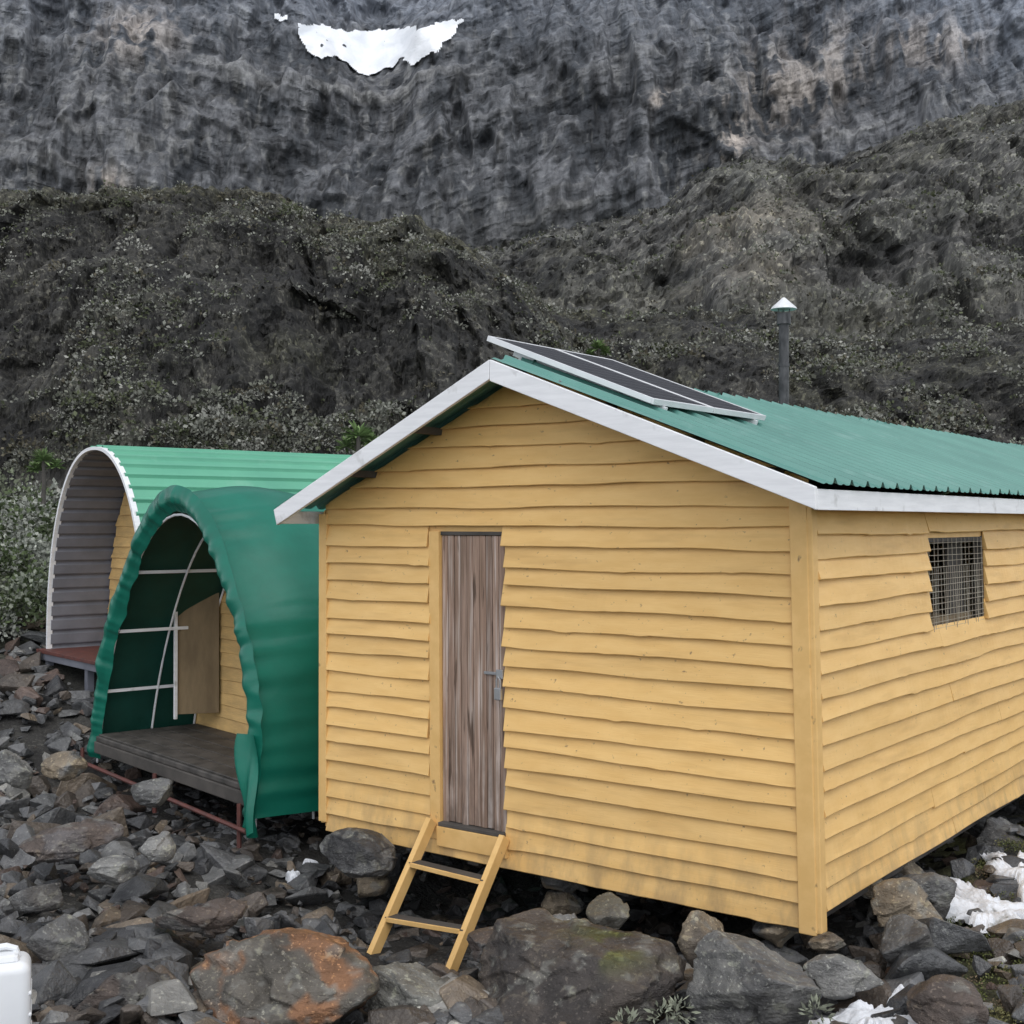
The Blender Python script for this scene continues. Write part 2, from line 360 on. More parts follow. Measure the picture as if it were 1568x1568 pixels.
for n,(xa,xb,ya,yb),(ra,rb) in ((60,(-14,-5.6,17,21),(.3,.75)),(40,(-7.6,-5.75,14.6,17),(.25,.5)),(60,(-9,3,17,22),(.3,.75)),(26,(-9,-6.2,12.5,15.0),(.10,.3)),(50,(5,16,16,30),(.4,.9))):
    for i in range(n): bx.append((R.uniform(xa,xb),R.uniform(ya,yb),R.uniform(ra,rb)))
bx=np.array(bx); cen=np.stack([bx[:,0],bx[:,1],ground(bx[:,0],bx[:,1])+bx[:,2]*R.uniform(.2,1.2,len(bx))],-1)
hut_ax=np.array([.768,.640]); 
rel=cen[:,:2]-np.array([-4.52,13.8]); sa=rel@hut_ax; pa=rel@np.array([-.64,.768])
ok=~((sa>-.6)&(sa<9.5)&(np.abs(pa)<1.5+bx[:,2]))
cen=cen[ok]; bx=bx[ok]
pal=np.array([[.21,.23,.18],[.15,.17,.11],[.08,.11,.045],[.33,.345,.30]])
parts.append(leaf_arrays(cen,bx[:,2],420,.045+.04*bx[:,2],pal[R.choice(4,len(cen),p=[.34,.27,.16,.23])],squash=1.0))
V,F,C=join(parts); mesh_np('silver_shrubs',V,F,m_leaf,C)
def groundsel(u,v,d,size):
    x=(u-CX)/FX*d; zc=HC+(HZ-v)/FX*d
    e=empty('giant_groundsel',(x,d,zc))
    tube('trunk',[(0,0,-size*2.6),(.05*size,0,-size*1.2),(0,0,0)],[size*.16,size*.13,size*.1],m_dark,e)
    V=[];F=[];C=[]
    heads=[(0,0,0,1),(size*.6,.1,-size*.35,.7),(-size*.6,.1,-size*.5,.7)]
    for hx,hy,hz,hs in heads:
        for i in range(70):
            az=R.uniform(0,6.28); el=R.uniform(-.3,1.35); Lr=size*hs*R.uniform(.7,1.1)
            d1=Vector((math.cos(az)*math.cos(el),math.sin(az)*math.cos(el),math.sin(el))); s=d1.cross(Vector((0,0,1)))
            s=s.normalized() if s.length>.01 else Vector((1,0,0)); b=Vector((hx,hy,hz)); w=size*.09
            mid=b+d1*Lr*.6; tip=b+d1*Lr+Vector((0,0,-.12*Lr))
            o=len(V); V+= [b,mid+s*w,tip,mid-s*w]; F.append((o,o+1,o+2,o+3))
            k=R.uniform(.5,1.5); cc=(.15*k,.22*k,.085*k); C+=[cc]*4
    mesh_py('leaf_rosettes',V,F,m_leaf,e,cols=C)
groundsel(548,668,20,.32); groundsel(66,706,17,.22); groundsel(916,533,34,.34); groundsel(90,330,35,.3)
# ------------------------------------------------------------ cabin
cabin=empty('wooden_cabin',(L0.x,L0.y,0),TH)
XR=1.84
def lean(p): 
    x,y,z=p; return (x-(z-1.6)*.024*min(max(x/W,0),1.1),y,z)
ZB=.37; ZE=2.67; ZR=3.60
def roofR(x): return ZR-(x-XR)*(ZR-2.79)/(W+.2-XR)
def roofL(x): return ZR-(XR-x)*(ZR-2.70)/(XR+.12)
def roofz(x): return min(roofR(x),roofL(x))
def boards(name,mp,s0,s1,zb,zt,expo,openings=(),roof=None,mat=m_yel,joint=0,parent=cabin,seed=1,thick=.036):
    V=[];F=[];C=[]
    rr=np.random.RandomState(seed); k=0
    while True:
        z0=zb+k*expo; k+=1
        if z0>=zt-.02: break
        iv=[(s0,s1)]
        for (a,b,za,zc) in openings:
            if z0+expo*.5>za and z0+expo*.5<zc:
                new=[]
                for (p,q) in iv:
                    if a>p: new.append((p,a+rr.uniform(-.02,.012)))
                    if b<q: new.append((b+rr.uniform(-.012,.02),q))
                iv=new
        if joint:
            new=[]
            for p,q in iv:
                j=p+rr.uniform(.5,1)*joint
                while j<q-.5: new.append((p,j-.002)); p=j+.002; j=p+joint*rr.uniform(.8,1.1)
                new.append((p,q))
            iv=new
        dz=rr.uniform(-.009,.009); tone=rr.uniform(.92,1.05)
        for p,q in iv:
            n=max(2,int((q-p)/.06)+1); s=np.linspace(p,q,n); ddz=rr.uniform(-.004,.004); tilt=rr.uniform(-.004,.004)
            if roof:
                lim=np.array([roof(t) for t in s]); good=lim>z0+.005
                if good.sum()<2: continue
                s=s[good]; lim=lim[good]; n=len(s)
            w=pn(np.stack([s*1.1,np.full(n,z0*9.7),np.full(n,seed*3.3)],-1)); w2=pn(np.stack([s*3.2,np.full(n,z0*15.7),np.full(n,seed*7.3)],-1)); w3=pn(np.stack([s*9,np.full(n,z0*25.7),np.full(n,seed*5.3)],-1))
            zl=z0+dz+ddz+w*.022+w2*.010-np.clip(w3-.25,0,1)*.03+tilt*(s-s.mean()); zh=np.full(n,z0+expo+.018); zh=np.minimum(zh,zt+.02)
            if roof: zh=np.minimum(zh,lim); zl=np.minimum(zl,lim-.002)
            ot=thick+w2*.016+rr.uniform(-.003,.004); o=len(V)
            for i in range(n):
                V+=[mp(s[i],0.0,zl[i]+.004),mp(s[i],ot[i]-.003,zl[i]),mp(s[i],ot[i],zl[i]+.005),mp(s[i],.004,zh[i])]; C+=[(tone*.55,tone*.5,tone*.45),(tone*.8,tone*.77,tone*.72),(tone,tone,tone*.98),(tone,tone,tone*.98)]  # underside and lower edge darkened: shadow line put into vertex colour
            for i in range(n-1):
                a=o+i*4;b=a+4
                F+=[(a,a+1,b+1,b),(a+1,a+2,b+2,b+1),(a+2,a+3,b+3,b+2)]
            F+=[(o,o+3,o+2,o+1),(o+(n-1)*4,o+(n-1)*4+1,o+(n-1)*4+2,o+(n-1)*4+3)]
    return mesh_py(name,V,F,mat,parent,cols=C)
fm=lambda s,o,z: lean((s,-o,z)); sd=lambda s,o,z: lean((W+o,s,z)); lf=lambda s,o,z:(-o,s,z); bk=lambda s,o,z: lean((s,LEN+o,z))
DO=(1.015,1.645,.50,2.55); WI=(1.90,3.13,1.86,2.50); E=.1295
boards('front_siding',fm,.045,W-.10,ZB,3.6,E,[DO],lambda x:roofz(x)-.03,seed=2)
boards('side_siding',sd,.035,LEN,.46,ZE+.06,E,[WI],None,seed=5,joint=3.6)
boards('left_siding',lf,.0,LEN,.42,ZE,E,[],None,seed=6,joint=3.6)
boards('back_siding',bk,0,W,.42,3.6,E,[],lambda x:roofz(x)-.03,seed=8)
def panel(name,pts,mat,parent=cabin): return mesh_py(name,pts,[tuple(range(len(pts)))],mat,parent)
def rects(name,mp,rs,o=-.006,mat=m_yelt):
    V=[];F=[]
    for (a,b,c,d) in rs:
        i=len(V); V+=[mp(a,o,c),mp(b,o,c),mp(b,o,d),mp(a,o,d)]; F.append((i,i+1,i+2,i+3))
    return mesh_py(name,V,F,mat,cabin)
rects('front_backing',fm,[(0,1.03,.40,2.68),(1.03,1.64,.40,.55),(1.03,1.64,2.52,2.68),(1.64,W,.40,2.68)])
panel('gable_backing',[fm(.0,-.006,2.68),fm(W,-.006,2.68),fm(W,-.006,roofR(W)-.03),fm(XR,-.006,ZR-.03),fm(0,-.006,roofL(0)-.03)],m_yelt)
rects('side_backing',sd,[(0,1.9,.5,2.75),(1.9,3.13,.5,1.87),(1.9,3.13,2.49,2.75),(3.13,LEN,.5,2.75)])
rects('left_backing',lf,[(0,LEN,.42,2.68)]); rects('back_backing',bk,[(0,W,.42,2.70)])
panel('gable_backing_rear',[bk(.0,-.006,2.70),bk(W,-.006,2.70),bk(W,-.006,roofR(W)-.03),bk(XR,-.006,ZR-.03),bk(0,-.006,roofL(0)-.03)],m_yelt)
box('floor',(.01,.01,.44),(W-.01,LEN-.01,.52),m_dark,cabin,mp=lean)
for i,xx in enumerate((.15,1.3,2.45,W-.2)): box('floor_joist_%d'%i,(xx,.02,.33),(xx+.09,LEN-.02,.438),m_dark,cabin,mp=lean)
box('corner_post_front',(W-.100,-.045,.345),(W+.006,.006,2.74),m_yelt,cabin,mp=lean,bevel=.006)
box('corner_post_side',(W-.05,-.040,.36),(W+.034,.035,2.74),m_yelt,cabin,mp=lean,bevel=.006)
box('corner_board_left',(-.03,-.035,.44),(.047,.03,2.66),m_yelt,cabin,mp=lean)
# door
box('door_post',(1.012,-.024,.47),(1.10,.03,2.54),m_yelt,cabin,mp=lean)
box('door_head',(1.1,-.004,2.515),(1.645,.03,2.54),m_dark,cabin,mp=lean)
box('door_sill_board',(1.09,-.05,.435),(1.665,-.012,.565),m_yelt,cabin,mp=lean)
box('door_threshold',(1.10,-.045,.567),(1.645,.03,.592),m_dark,cabin,mp=lean)
V=[];F=[];C=[]; nb=10; xs=np.linspace(1.103,1.642,nb+1)
for i in range(nb):
    dz=R.uniform(0,.012); a,b=xs[i]+.0025,xs[i+1]-.0025; dy=R.uniform(-.003,.003)
    o=len(V); P=[(a,.006+dy,.60-dz),(b,.006+dy,.60-dz),(b,.035,.60),(a,.035,.60),(a,.006+dy,2.512),(b,.006+dy,2.512),(b,.035,2.512),(a,.035,2.512)]
    V+=[lean(p) for p in P]; F+=[tuple(o+k for k in f) for f in [(0,1,2,3),(7,6,5,4),(0,4,5,1),(1,5,6,2),(2,6,7,3),(3,7,4,0)]]
    t=R.uniform(.8,1.2); w=R.uniform(-.03,.03); C+=[(t*(1-w),t,t*(1+w))]*8
mesh_py('door_planks',V,F,m_wood,cabin,bevel=.002,cols=C)
box('door_hasp',(1.47,-.012,1.605),(1.66,.004,1.625),m_steel,cabin,mp=lean)
box('hasp_staple',(1.585,-.03,1.585),(1.64,-.013,1.645),m_steel,cabin,mp=lean)
box('padlock',(1.585,-.055,1.45),(1.64,-.028,1.53),m_steel,cabin,bevel=.006,mp=lean)
tube('padlock_shackle',[lean((1.597,-.04,1.53)),lean((1.597,-.04,1.58)),lean((1.612,-.04,1.60)),lean((1.628,-.04,1.58)),lean((1.628,-.04,1.53))],.006,m_steel,cabin)
# window
for nme,a,b in (('window_frame_bottom',(W-.06,1.9,1.865),(W+.0,3.13,1.895)),('window_frame_top',(W-.06,1.9,2.465),(W+.0,3.13,2.495)),('window_frame_near',(W-.06,1.895,1.86),(W+.002,1.925,2.5)),('window_frame_far',(W-.06,3.10,1.86),(W+.002,3.135,2.5))):
    box(nme,a,b,m_dark,cabin,mp=lean)
box('window_shutter',(W-.16,2.75,1.9),(W-.13,3.09,2.46),m_dark,cabin,mp=lean)
box('window_ledge',(W-.30,1.92,1.87),(W-.08,3.1,1.93),m_ply,cabin,mp=lean)
for i,yv in enumerate(np.linspace(1.93,3.10,25)):
    beam('mesh_wire_v%d'%i,sd(yv,.004+.01*math.sin(i*1.3),1.86),sd(yv+.01*math.sin(i),.006,2.30 if i%2 else 2.49),.0035,.0035,m_wire,cabin,up=(0,1,0),bevel=0)
for i,zv in enumerate(np.linspace(1.88,2.46,15)):
    beam('mesh_wire_h%d'%i,sd(1.92,.008,zv),sd(3.11,.008,zv+.006*math.sin(i*2)),.0035,.0035,m_wire,cabin,bevel=0)
# roof
def roof_sheet(name,xa,za,xb,zb_,y0,y1,mat,parent,lift=.0,per=.23,h=.034,nx=5):
    ys=np.arange(y0,y1,per/12); V=[]
    ph=(ys/per)%1; prof=np.interp(ph,[0,.09,.20,.29,1],[0,h,h,0,0])
    prof2=np.interp(ph,[.55,.62,.66,.73],[0,h*.25,h*.25,0],left=0,right=0)
    sid=np.floor((ys)/.92).astype(int)
    rr=np.random.RandomState(4); off=rr.uniform(-.02,.045,400); l2=rr.uniform(0,.010,400)
    for i,yv in enumerate(ys):
        for j in range(nx):
            t=j/(nx-1); ex=off[sid[i]%400]*(1-t)
            xx=xa+(xb-xa)*t; zz=za+(zb_-za)*t
            dx=(xb-xa); dz=(zb_-za); Ln=math.hypot(dx,dz)
            ee=-ex if t<.5 else 0
            xx+=dx/Ln*ee; zz+=dz/Ln*ee
            V.append(lean((xx,yv,zz+lift+prof[i]+prof2[i]+l2[sid[i]%400]+.003*math.sin(yv*1.7+j))))
    return mesh_np(name,V,gridF(len(ys),nx),mat,None,False,parent)
y0r=-.36; y1r=LEN+.3
roof_sheet('roof_sheets_right',XR-.02,ZR+.015,W+.24,2.795,y0r,y1r,m_roof,cabin)
roof_sheet('roof_sheets_left',XR+.0,ZR-.01,-.14,2.695,y0r,y1r,m_roof,cabin)
def barge(name,xa,za,xb,zb_,y,th=.03,hh=.125,tip=0):
    P=[(xa,y,za-hh*1.06),(xa,y,za),(xb,y,zb_),(xb-tip,y,zb_-hh*.95)]
    P=[lean(p) for p in P]; Q=[(p[0],p[1]-th,p[2]) for p in P]
    return hexa(name,P+Q,m_white,cabin,.004)
for yy_,sfx in ((-.362,'front'),(y1r+.03,'rear')):
    barge('barge_board_right_'+sfx,XR-.005,ZR+.006,W+.21,2.785,yy_)
    barge('barge_board_left_'+sfx,XR-.009,ZR+.006,-.12,2.69,yy_,tip=-.03,hh=.115)
hexa('fascia_right',[lean(p) for p in [(W+.185,-.36,2.665),(W+.21,-.36,2.665),(W+.21,y1r,2.665),(W+.185,y1r,2.665),(W+.185,-.36,2.775),(W+.21,-.36,2.775),(W+.21,y1r,2.775),(W+.185,y1r,2.775)]],m_white,cabin)
hexa('fascia_left',[lean(p) for p in [(-.12,-.36,2.59),(-.10,-.36,2.59),(-.10,y1r,2.59),(-.12,y1r,2.59),(-.12,-.36,2.68),(-.10,-.36,2.68),(-.10,y1r,2.68),(-.12,y1r,2.68)]],m_white,cabin)
for i,xx in enumerate((.5,1.1,2.5,3.1,3.6)):
    z=roofz(xx)-.012; box('purlin_%d'%i,(xx-.025,-.34,z-.06),(xx+.025,LEN+.2,z-.012),m_dark,cabin,mp=lean)
V=[];F=[]
for yv in np.arange(-.34,y1r,.23):
    for xx in (W+.14,W-.75,W-1.45):
        z=roofR(xx)+.024; o=len(V); r=.010; yc=yv+.03
        V+=[lean((xx-r,yc-r,z)),lean((xx+r,yc-r,z)),lean((xx+r,yc+r,z)),lean((xx-r,yc+r,z)),lean((xx,yc,z+.012))]
        F+=[(o,o+1,o+4),(o+1,o+2,o+4),(o+2,o+3,o+4),(o+3,o,o+4)]
mesh_py('roof_screws',V,F,m_steel,cabin)
m_alu=M('aluminium',(.80,.81,.83),(.7,.71,.73),rough=.45,metal=.1,bump=0)
def solar():
    e=empty('solar_panel',(0,0,0),0,cabin)
    A=Vector(lean((1.55,-.05,3.80)));B=Vector(lean((2.81,-.05,3.315)))
    dx=(B-A); wid=dx.length; dx.normalize(); ang=math.atan2(-dx.z,dx.x)
    e.location=A; e.rotation_euler=(0,ang,0)
    m=bpy.data.materials.new('solar_cells'); m.use_nodes=True; nt=m.node_tree; b=nt.nodes['Principled BSDF']
    tc=nt.nodes.new('ShaderNodeTexCoord'); br=nt.nodes.new('ShaderNodeTexBrick'); nt.links.new(tc.outputs['Object'],br.inputs[0])
    br.offset=0; br.inputs['Scale'].default_value=1; br.inputs['Color1'].default_value=(.010,.011,.016,1); br.inputs['Color2'].default_value=(.016,.016,.022,1)
    br.inputs['Mortar'].default_value=(.25,.26,.28,1); br.inputs['Mortar Size'].default_value=.0022; br.inputs['Brick Width'].default_value=.1; br.inputs['Row Height'].default_value=.112
    nt.links.new(br.outputs[0],b.inputs['Base Color']); b.inputs['Roughness'].default_value=.45; b.inputs['Specular IOR Level'].default_value=.3
    for k in range(2):
        y0=k*.762; y1=y0+.75
        box('cells_%d'%k,(.018,y0+.018,.0),(wid-.018,y1-.018,.016),m,e,0)
        for n,a,c in (('a',(0,y0,-.016),(.018,y1,.020)),('b',(wid-.018,y0,-.016),(wid,y1,.020)),('c',(.0185,y0,-.016),(wid-.0185,y0+.018,.020)),('d',(.0185,y1-.018,-.016),(wid-.0185,y1,.020))):
            box('frame_%s%d'%(n,k),a,c,m_alu,e,.002)
        box('backsheet_%d'%k,(.022,y0+.022,-.012),(wid-.022,y1-.022,-.002),m_black,e,0)
    for yy in (.12,1.35):
        box('support_rail',(.15,yy,-.06),(wid+.02,yy+.03,-.018),m_alu,e,.002)
        box('support_leg',(.2,yy+.002,-.2),(.235,yy+.028,-.06),m_alu,e,.002)
solar()
# chimney
ch=empty('stove_chimney',(XR-.10,4.02,0),0,cabin); dh=.08
tube('pipe',[(0,0,3.3),(0,0,4.34+dh)],.045,m_chim,ch,16)
tube('collar',[(0,0,4.30+dh),(0,0,4.40+dh)],.062,m_chim,ch,16)
tube('joint_ring',[(0,0,4.0),(0,0,4.025)],.05,m_chim,ch,16)
for a in range(3):
    tube('strut_%d'%a,[(.05*math.cos(a*2.1),.05*math.sin(a*2.1),4.38+dh),(.06*math.cos(a*2.1),.06*math.sin(a*2.1),4.46+dh)],.005,m_chim,ch,5)
tube('cap',[(0,0,4.435+dh),(0,0,4.45+dh),(0,0,4.54+dh)],[.118,.112,.012],m_alu,ch,16)
# ladder
lad=empty('wooden_ladder',(0,0,0),0,cabin)
lt=Vector((1.06,-.055,.60));lb=Vector((1.04,-.76,-.35));rt=Vector((1.675,-.055,.575));rb=Vector((1.655,-.66,-.25))
beam('rail_left',lt,lb,.042,.08,m_yelt,lad,up=(0,-1,1)); beam('rail_right',rt,rb,.042,.08,m_yelt,lad,up=(0,-1,1))
for i,t in enumerate((.26,.58)):
    a=lt.lerp(lb,t);b=rt.lerp(rb,t+.03); beam('rung_%d'%i,a,b,.09,.028,m_dark,lad); beam('rung_nosing_%d'%i,a+Vector((.02,-.05,0)),b+Vector((-.02,-.05,0)),.012,.03,m_yelt,lad)
# ------------------------------------------------------------ arch tent
tent=empty('canvas_tent',(-1.915,9.6,0),math.atan2(.640,.768))
prof=[(3.30,.42),(3.16,1.0),(2.90,1.6),(2.63,1.98),(2.36,2.38),(2.13,2.62),(1.73,2.84),(1.40,2.93),(1.12,2.86),(.80,2.64),(.53,2.36),(.27,2.02),(.08,1.65),(-.02,1.25),(-.02,.85),(0.02,.36)]
def resample(pr,n,sm_=.5):
    p=np.array(pr); 
    d=np.r_[0,np.cumsum(np.linalg.norm(np.diff(p,axis=0),axis=1))]; t=np.linspace(0,d[-1],n)
    q=np.stack([np.interp(t,d,p[:,0]),np.interp(t,d,p[:,1])],-1)
    for _ in range(int(n*sm_)):
        q[1:-1]=(q[:-2]+q[2:]+2*q[1:-1])/4
    return q
def arch_surface(name,q,x0,x1,nx,mat,parent,f,smooth=True):
    n=len(q); t=np.gradient(q,axis=0); nr=np.stack([t[:,1],-t[:,0]],-1); nr/=np.linalg.norm(nr,axis=1)[:,None]
    c=q.mean(0); s=np.sign(((q-c)*nr).sum(1).mean()); nr*=s
    xs=np.linspace(x0,x1,nx); XX,I=np.meshgrid(xs,np.arange(n),indexing='ij'); XX=XX.ravel();I=I.ravel()
    off,dx=f(XX,I/(n-1),q[I])
    V=np.stack([XX+dx,q[I,0]+nr[I,0]*off,q[I,1]+nr[I,1]*off],-1)
    return mesh_np(name,V,gridF(nx,n),mat,None,smooth,parent)
q=resample(prof,260)
def wr(X,s,q):
    a=fbm(np.stack([X*.7,s*9,X*0],-1),2); b=fbm(np.stack([X*.8+s*5,s*34,X*0+5],-1),2,ridge=True)
    g=np.exp(-X/.3)
    fl=np.sin(s*120+3*np.sin(s*31))*.014*g
    sag=-.03*np.cos(X*5.2)
    low=sm(.6,1,s)
    return .04*a*(1-.3*g)+.014*b*(.4+low)+fl+sag, .02*np.sin(s*23)*np.exp(-X/.15)
arch_surface('canvas_cover',q,0,3.0,170,m_tarp,tent,wr)
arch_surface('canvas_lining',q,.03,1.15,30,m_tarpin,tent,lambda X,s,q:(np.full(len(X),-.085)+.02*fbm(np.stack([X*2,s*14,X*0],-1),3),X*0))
def hem(name,q,nw):
    n=len(q); t=np.gradient(q,axis=0); nr=np.stack([t[:,1],-t[:,0]],-1); nr/=np.linalg.norm(nr,axis=1)[:,None]
    c=q.mean(0); nr*=np.sign(((q-c)*nr).sum(1).mean())
    V=[]; s=np.linspace(0,1,n)
    g=pn(np.stack([s*34,s*0,s*0+21],-1))*1.6+pn(np.stack([s*80,s*0,s*0+31],-1))*.8
    n1=pn(np.stack([s*14,s*0,s*0+3],-1)); n2=fbm(np.stack([s*30,s*0,s*0+9],-1),2)
    for i in range(n):
        wd=.20+.05*n1[i]+.018*g[i]
        for j in range(nw):
            a=j/(nw-1)
            off=.02*(1-a)-wd*a; x=-.045*math.sin(a*math.pi)-.030*g[i]*math.sin(a*3)+.05*n2[i]*math.sin(a*2.2+s[i]*9)+.03*a*(1 if a>.7 else 0)
            V.append((x+.02*math.sin(s[i]*23)*(1-a),q[i,0]+nr[i,0]*off,q[i,1]+nr[i,1]*off))
    return mesh_np(name,V,gridF(n,nw),m_tarp,None,True,tent)
q2=resample(prof,520,.7); hem('canvas_hem',q2,13)
V=[];nn=18
for i in range(nn):
    for j in range(14):
        a=i/(nn-1);b=j/13
        V.append((-.06-.05*math.sin(a*9)*b+.03*math.sin(b*5+a*4),-.05+(.22+.04*math.sin(b*6))*a-.05*b,1.0-.70*b-.07*math.sin(a*3.1)*b))
mesh_np('canvas_flap',V,gridF(nn,14),m_tarp,None,True,tent)
def tprof(y):
    yy=q[:,0][::-1]; zz=q[:,1][::-1]; o=np.argsort(yy); return float(np.interp(y,yy[o],zz[o]))
fl=.60; EW=1.02
pin=[(a,max(b,fl-.1)) for a,b in prof]
panel_pts=[(EW+.01,a*.97+.04,b-.07 if b>1 else b) for a,b in pin]
mesh_py('end_wall_backing',panel_pts,[tuple(range(len(panel_pts)))],m_yeld,tent,cols=[(.8,.8,.8)]*len(panel_pts))
boards('end_wall_siding',lambda s,o,z:(EW-o,s,z),.1,3.1,fl,2.8,.125,[],lambda y:tprof(min(max(y,.1),3.15))-.08,mat=m_yeld,parent=tent,seed=12,thick=.018)
def pl(x0,y0,x1,y1,za,zb_,th=.02): return [(x0,y0,za),(x1,y1,za),(x1,y1,zb_),(x0,y0,zb_),(x0+.01,y0-th,za),(x1+.01,y1-th,za),(x1+.01,y1-th,zb_),(x0+.01,y0-th,zb_)]
hexa('plywood_door',pl(.60,2.74,.97,2.58,.78,2.12),m_ply,tent)
beam('door_frame',(.60,2.70,.74),(.60,2.70,2.15),.03,.03,m_white,tent,up=(1,0,0))
box('deck',(-.02,.18,fl-.05),(3.0,3.08,fl),m_deck,tent,.01)
for i in range(5): box('deck_plank_%d'%i,(.0+i*.2,.16,fl+.002),(.19+i*.2,3.05,fl+.018),m_deck,tent,.004)
box('deck_beam',(-.03,.14,fl-.16),(.05,3.1,fl-.052),m_dark,tent,.01)
tube('base_rail',[(-.12,-.05,.30),(-.12,3.3,.36)],.018,m_red,tent,6)
for yv in (.1,1.6,3.2): tube('base_leg',[(-.1,yv,.15),(-.1,yv,.48)],.018,m_red,tent,6)
qi=resample([(a*.94+.09,b-.09) for a,b in prof],40)
for k,xx in enumerate((.04,.55,.99)): tube('hoop_%d'%k,[(xx,a,b) for a,b in qi],.011,m_white,tent,6)
for zz,yv in ((1.02,2.98),(1.60,2.68),(2.15,2.36)):
    beam('side_rail',(.04,yv,zz),(.98,yv,zz),.012,.03,m_white,tent)
# ------------------------------------------------------------ rear arched hut
hut=empty('arched_hut',(-4.52,13.8,1.13),math.atan2(.640,.768))
Hh=2.28; HWd=1.37
a=np.linspace(0,math.pi,1200)
def se(t,w,h,e=2.35):
    c=np.cos(t);s=np.sin(t); return np.stack([np.sign(c)*np.abs(c)**(2/e)*w,np.abs(s)**(2/e*1.0)*h],-1)
pr=se(a,HWd,Hh,2.2); d=np.r_[0,np.cumsum(np.linalg.norm(np.diff(pr,axis=0),axis=1))]
nt_=540; tt=np.linspace(0,d[-1],nt_); qh=np.stack([np.interp(tt,d,pr[:,0]),np.interp(tt,d,pr[:,1])],-1)
per=.165; ph=(tt/per)%1; rib=np.interp(ph,[0,.10,.24,.34,1],[0,.03,.03,0,0])
arch_surface('roof_sheets_outer',qh,0,8.0,20,m_roof2,hut,lambda X,s,q:(rib[np.round(s*(nt_-1)).astype(int)],X*0),smooth=False)
arch_surface('inner_lining',qh,.01,.72,4,m_greyin,hut,lambda X,s,q:(rib[np.round(s*(nt_-1)).astype(int)]-.035,X*0),smooth=False)
rim=se(np.linspace(0,math.pi,60),HWd+.01,Hh+.01,2.2)
V=[];F=[]
for i in range(60):
    y,z=rim[i]; s=(HWd-.035)/HWd
    for (x_,f_) in ((-.03,1.0),(-.03,s),(.03,s),(.03,1.0)): V.append((x_,y*f_,z*(f_ if f_==1 else (Hh-.035)/Hh)))
for i in range(59):
    for k in range(4): F.append((i*4+k,i*4+(k+1)%4,(i+1)*4+(k+1)%4,(i+1)*4+k))
mesh_py('white_rim',V,F,m_white,hut)
hp=se(np.linspace(0,math.pi,80),HWd-.04,Hh-.04,2.2)
def hz_(y): o=np.argsort(hp[:,0]); return float(np.interp(y,hp[o,0],hp[o,1]))
mesh_py('end_wall_backing',[(.70,y,z) for y,z in hp],[tuple(range(80))],m_yeld,hut,cols=[(1,1,1)]*80)
boards('end_wall_siding',lambda s,o,z:(.69-o,s,z),-HWd+.06,HWd-.06,.05,Hh,.125,[],lambda y:hz_(y)-.02,mat=m_yeld,parent=hut,seed=21,thick=.02)
mesh_py('rear_wall',[(7.9,y,z) for y,z in hp],[tuple(range(80))],m_yeld,hut,cols=[(1,1,1)]*80)
box('floor_deck',(-.12,-HWd-.03,-.04),(7.9,HWd+.08,.0),m_red,hut,.005)
box('floor_beam',(-.10,-HWd,-.12),(.0,HWd+.05,-.042),m_greyin,hut,.005)
for yv in (-1.1,0,1.2): box('floor_leg',(-.08,yv,-.5),(.0,yv+.08,-.12),m_greyin,hut,.005)
# ------------------------------------------------------------ rocks
def hull_rock(seed,bev=True):
    rr=np.random.RandomState(seed); n=rr.randint(9,15)
    P=rr.uniform(-1,1,(n,3)); P/= (np.abs(P)**4).sum(1)[:,None]**(1/4.)
    P*=rr.uniform(.75,1,(n,1))
    bm=bmesh.new(); vs=[bm.verts.new(p) for p in P]
    bmesh.ops.convex_hull(bm,input=vs)
    for v in [v for v in bm.verts if not v.link_faces]: bm.verts.remove(v)
    if bev:
        bmesh.ops.dissolve_limit(bm,angle_limit=.3,verts=bm.verts,edges=bm.edges)
        bmesh.ops.bevel(bm,geom=list(bm.edges),offset=.06,segments=1,affect='EDGES',clamp_overlap=True)
    bmesh.ops.triangulate(bm,faces=bm.faces); bm.verts.ensure_lookup_table(); bm.verts.index_update()
    V=np.array([v.co[:] for v in bm.verts]); F=np.array([[v.index for v in f.verts] for f in bm.faces]); bm.free(); return V,F
protos=[hull_rock(i) for i in range(40)]; protoS=[hull_rock(i+100,False) for i in range(30)]
def rotm(a,b,c): return np.array(Euler((a,b,c)).to_matrix())
rockpal=np.array([[.078,.080,.083],[.11,.112,.116],[.17,.172,.172],[.092,.078,.067],[.15,.122,.094],[.045,.046,.049],[.24,.236,.222],[.10,.073,.062]])
def infoot(x,y,m=0):
    r=np.array([x-L0.x,y-L0.y]); c,s=math.cos(TH),math.sin(TH); lx=r[0]*c+r[1]*s; ly=-r[0]*s+r[1]*c
    if -m<lx<W+m and -m<ly<LEN+m: return 1
    if .85<lx<1.9 and -.95<ly<=0: return 4
    r=np.array([x+1.915,y-9.6]); lx=r@np.array([.768,.64]); ly=r@np.array([-.64,.768])
    if -.1-m<lx<3+m and -.1-m<ly<3.35+m: return 2
    r=np.array([x+4.52,y-13.8]); lx=r@np.array([.768,.64]); ly=r@np.array([-.64,.768])
    if -.1-m<lx<8+m and abs(ly)<1.5+m: return 3
    return 0
Vs=[];Fs=[];Cs=[];off=0
def put(x,y,z,sz,asp,rot,col,proto):
    global off
    V,F=proto; V=(V*np.array(asp)*sz)@rotm(*rot).T+np.array([x,y,z])
    Vs.append(V);Fs.append(F+off);Cs.append(np.repeat(col[None,:],len(V),0));off+=len(V)
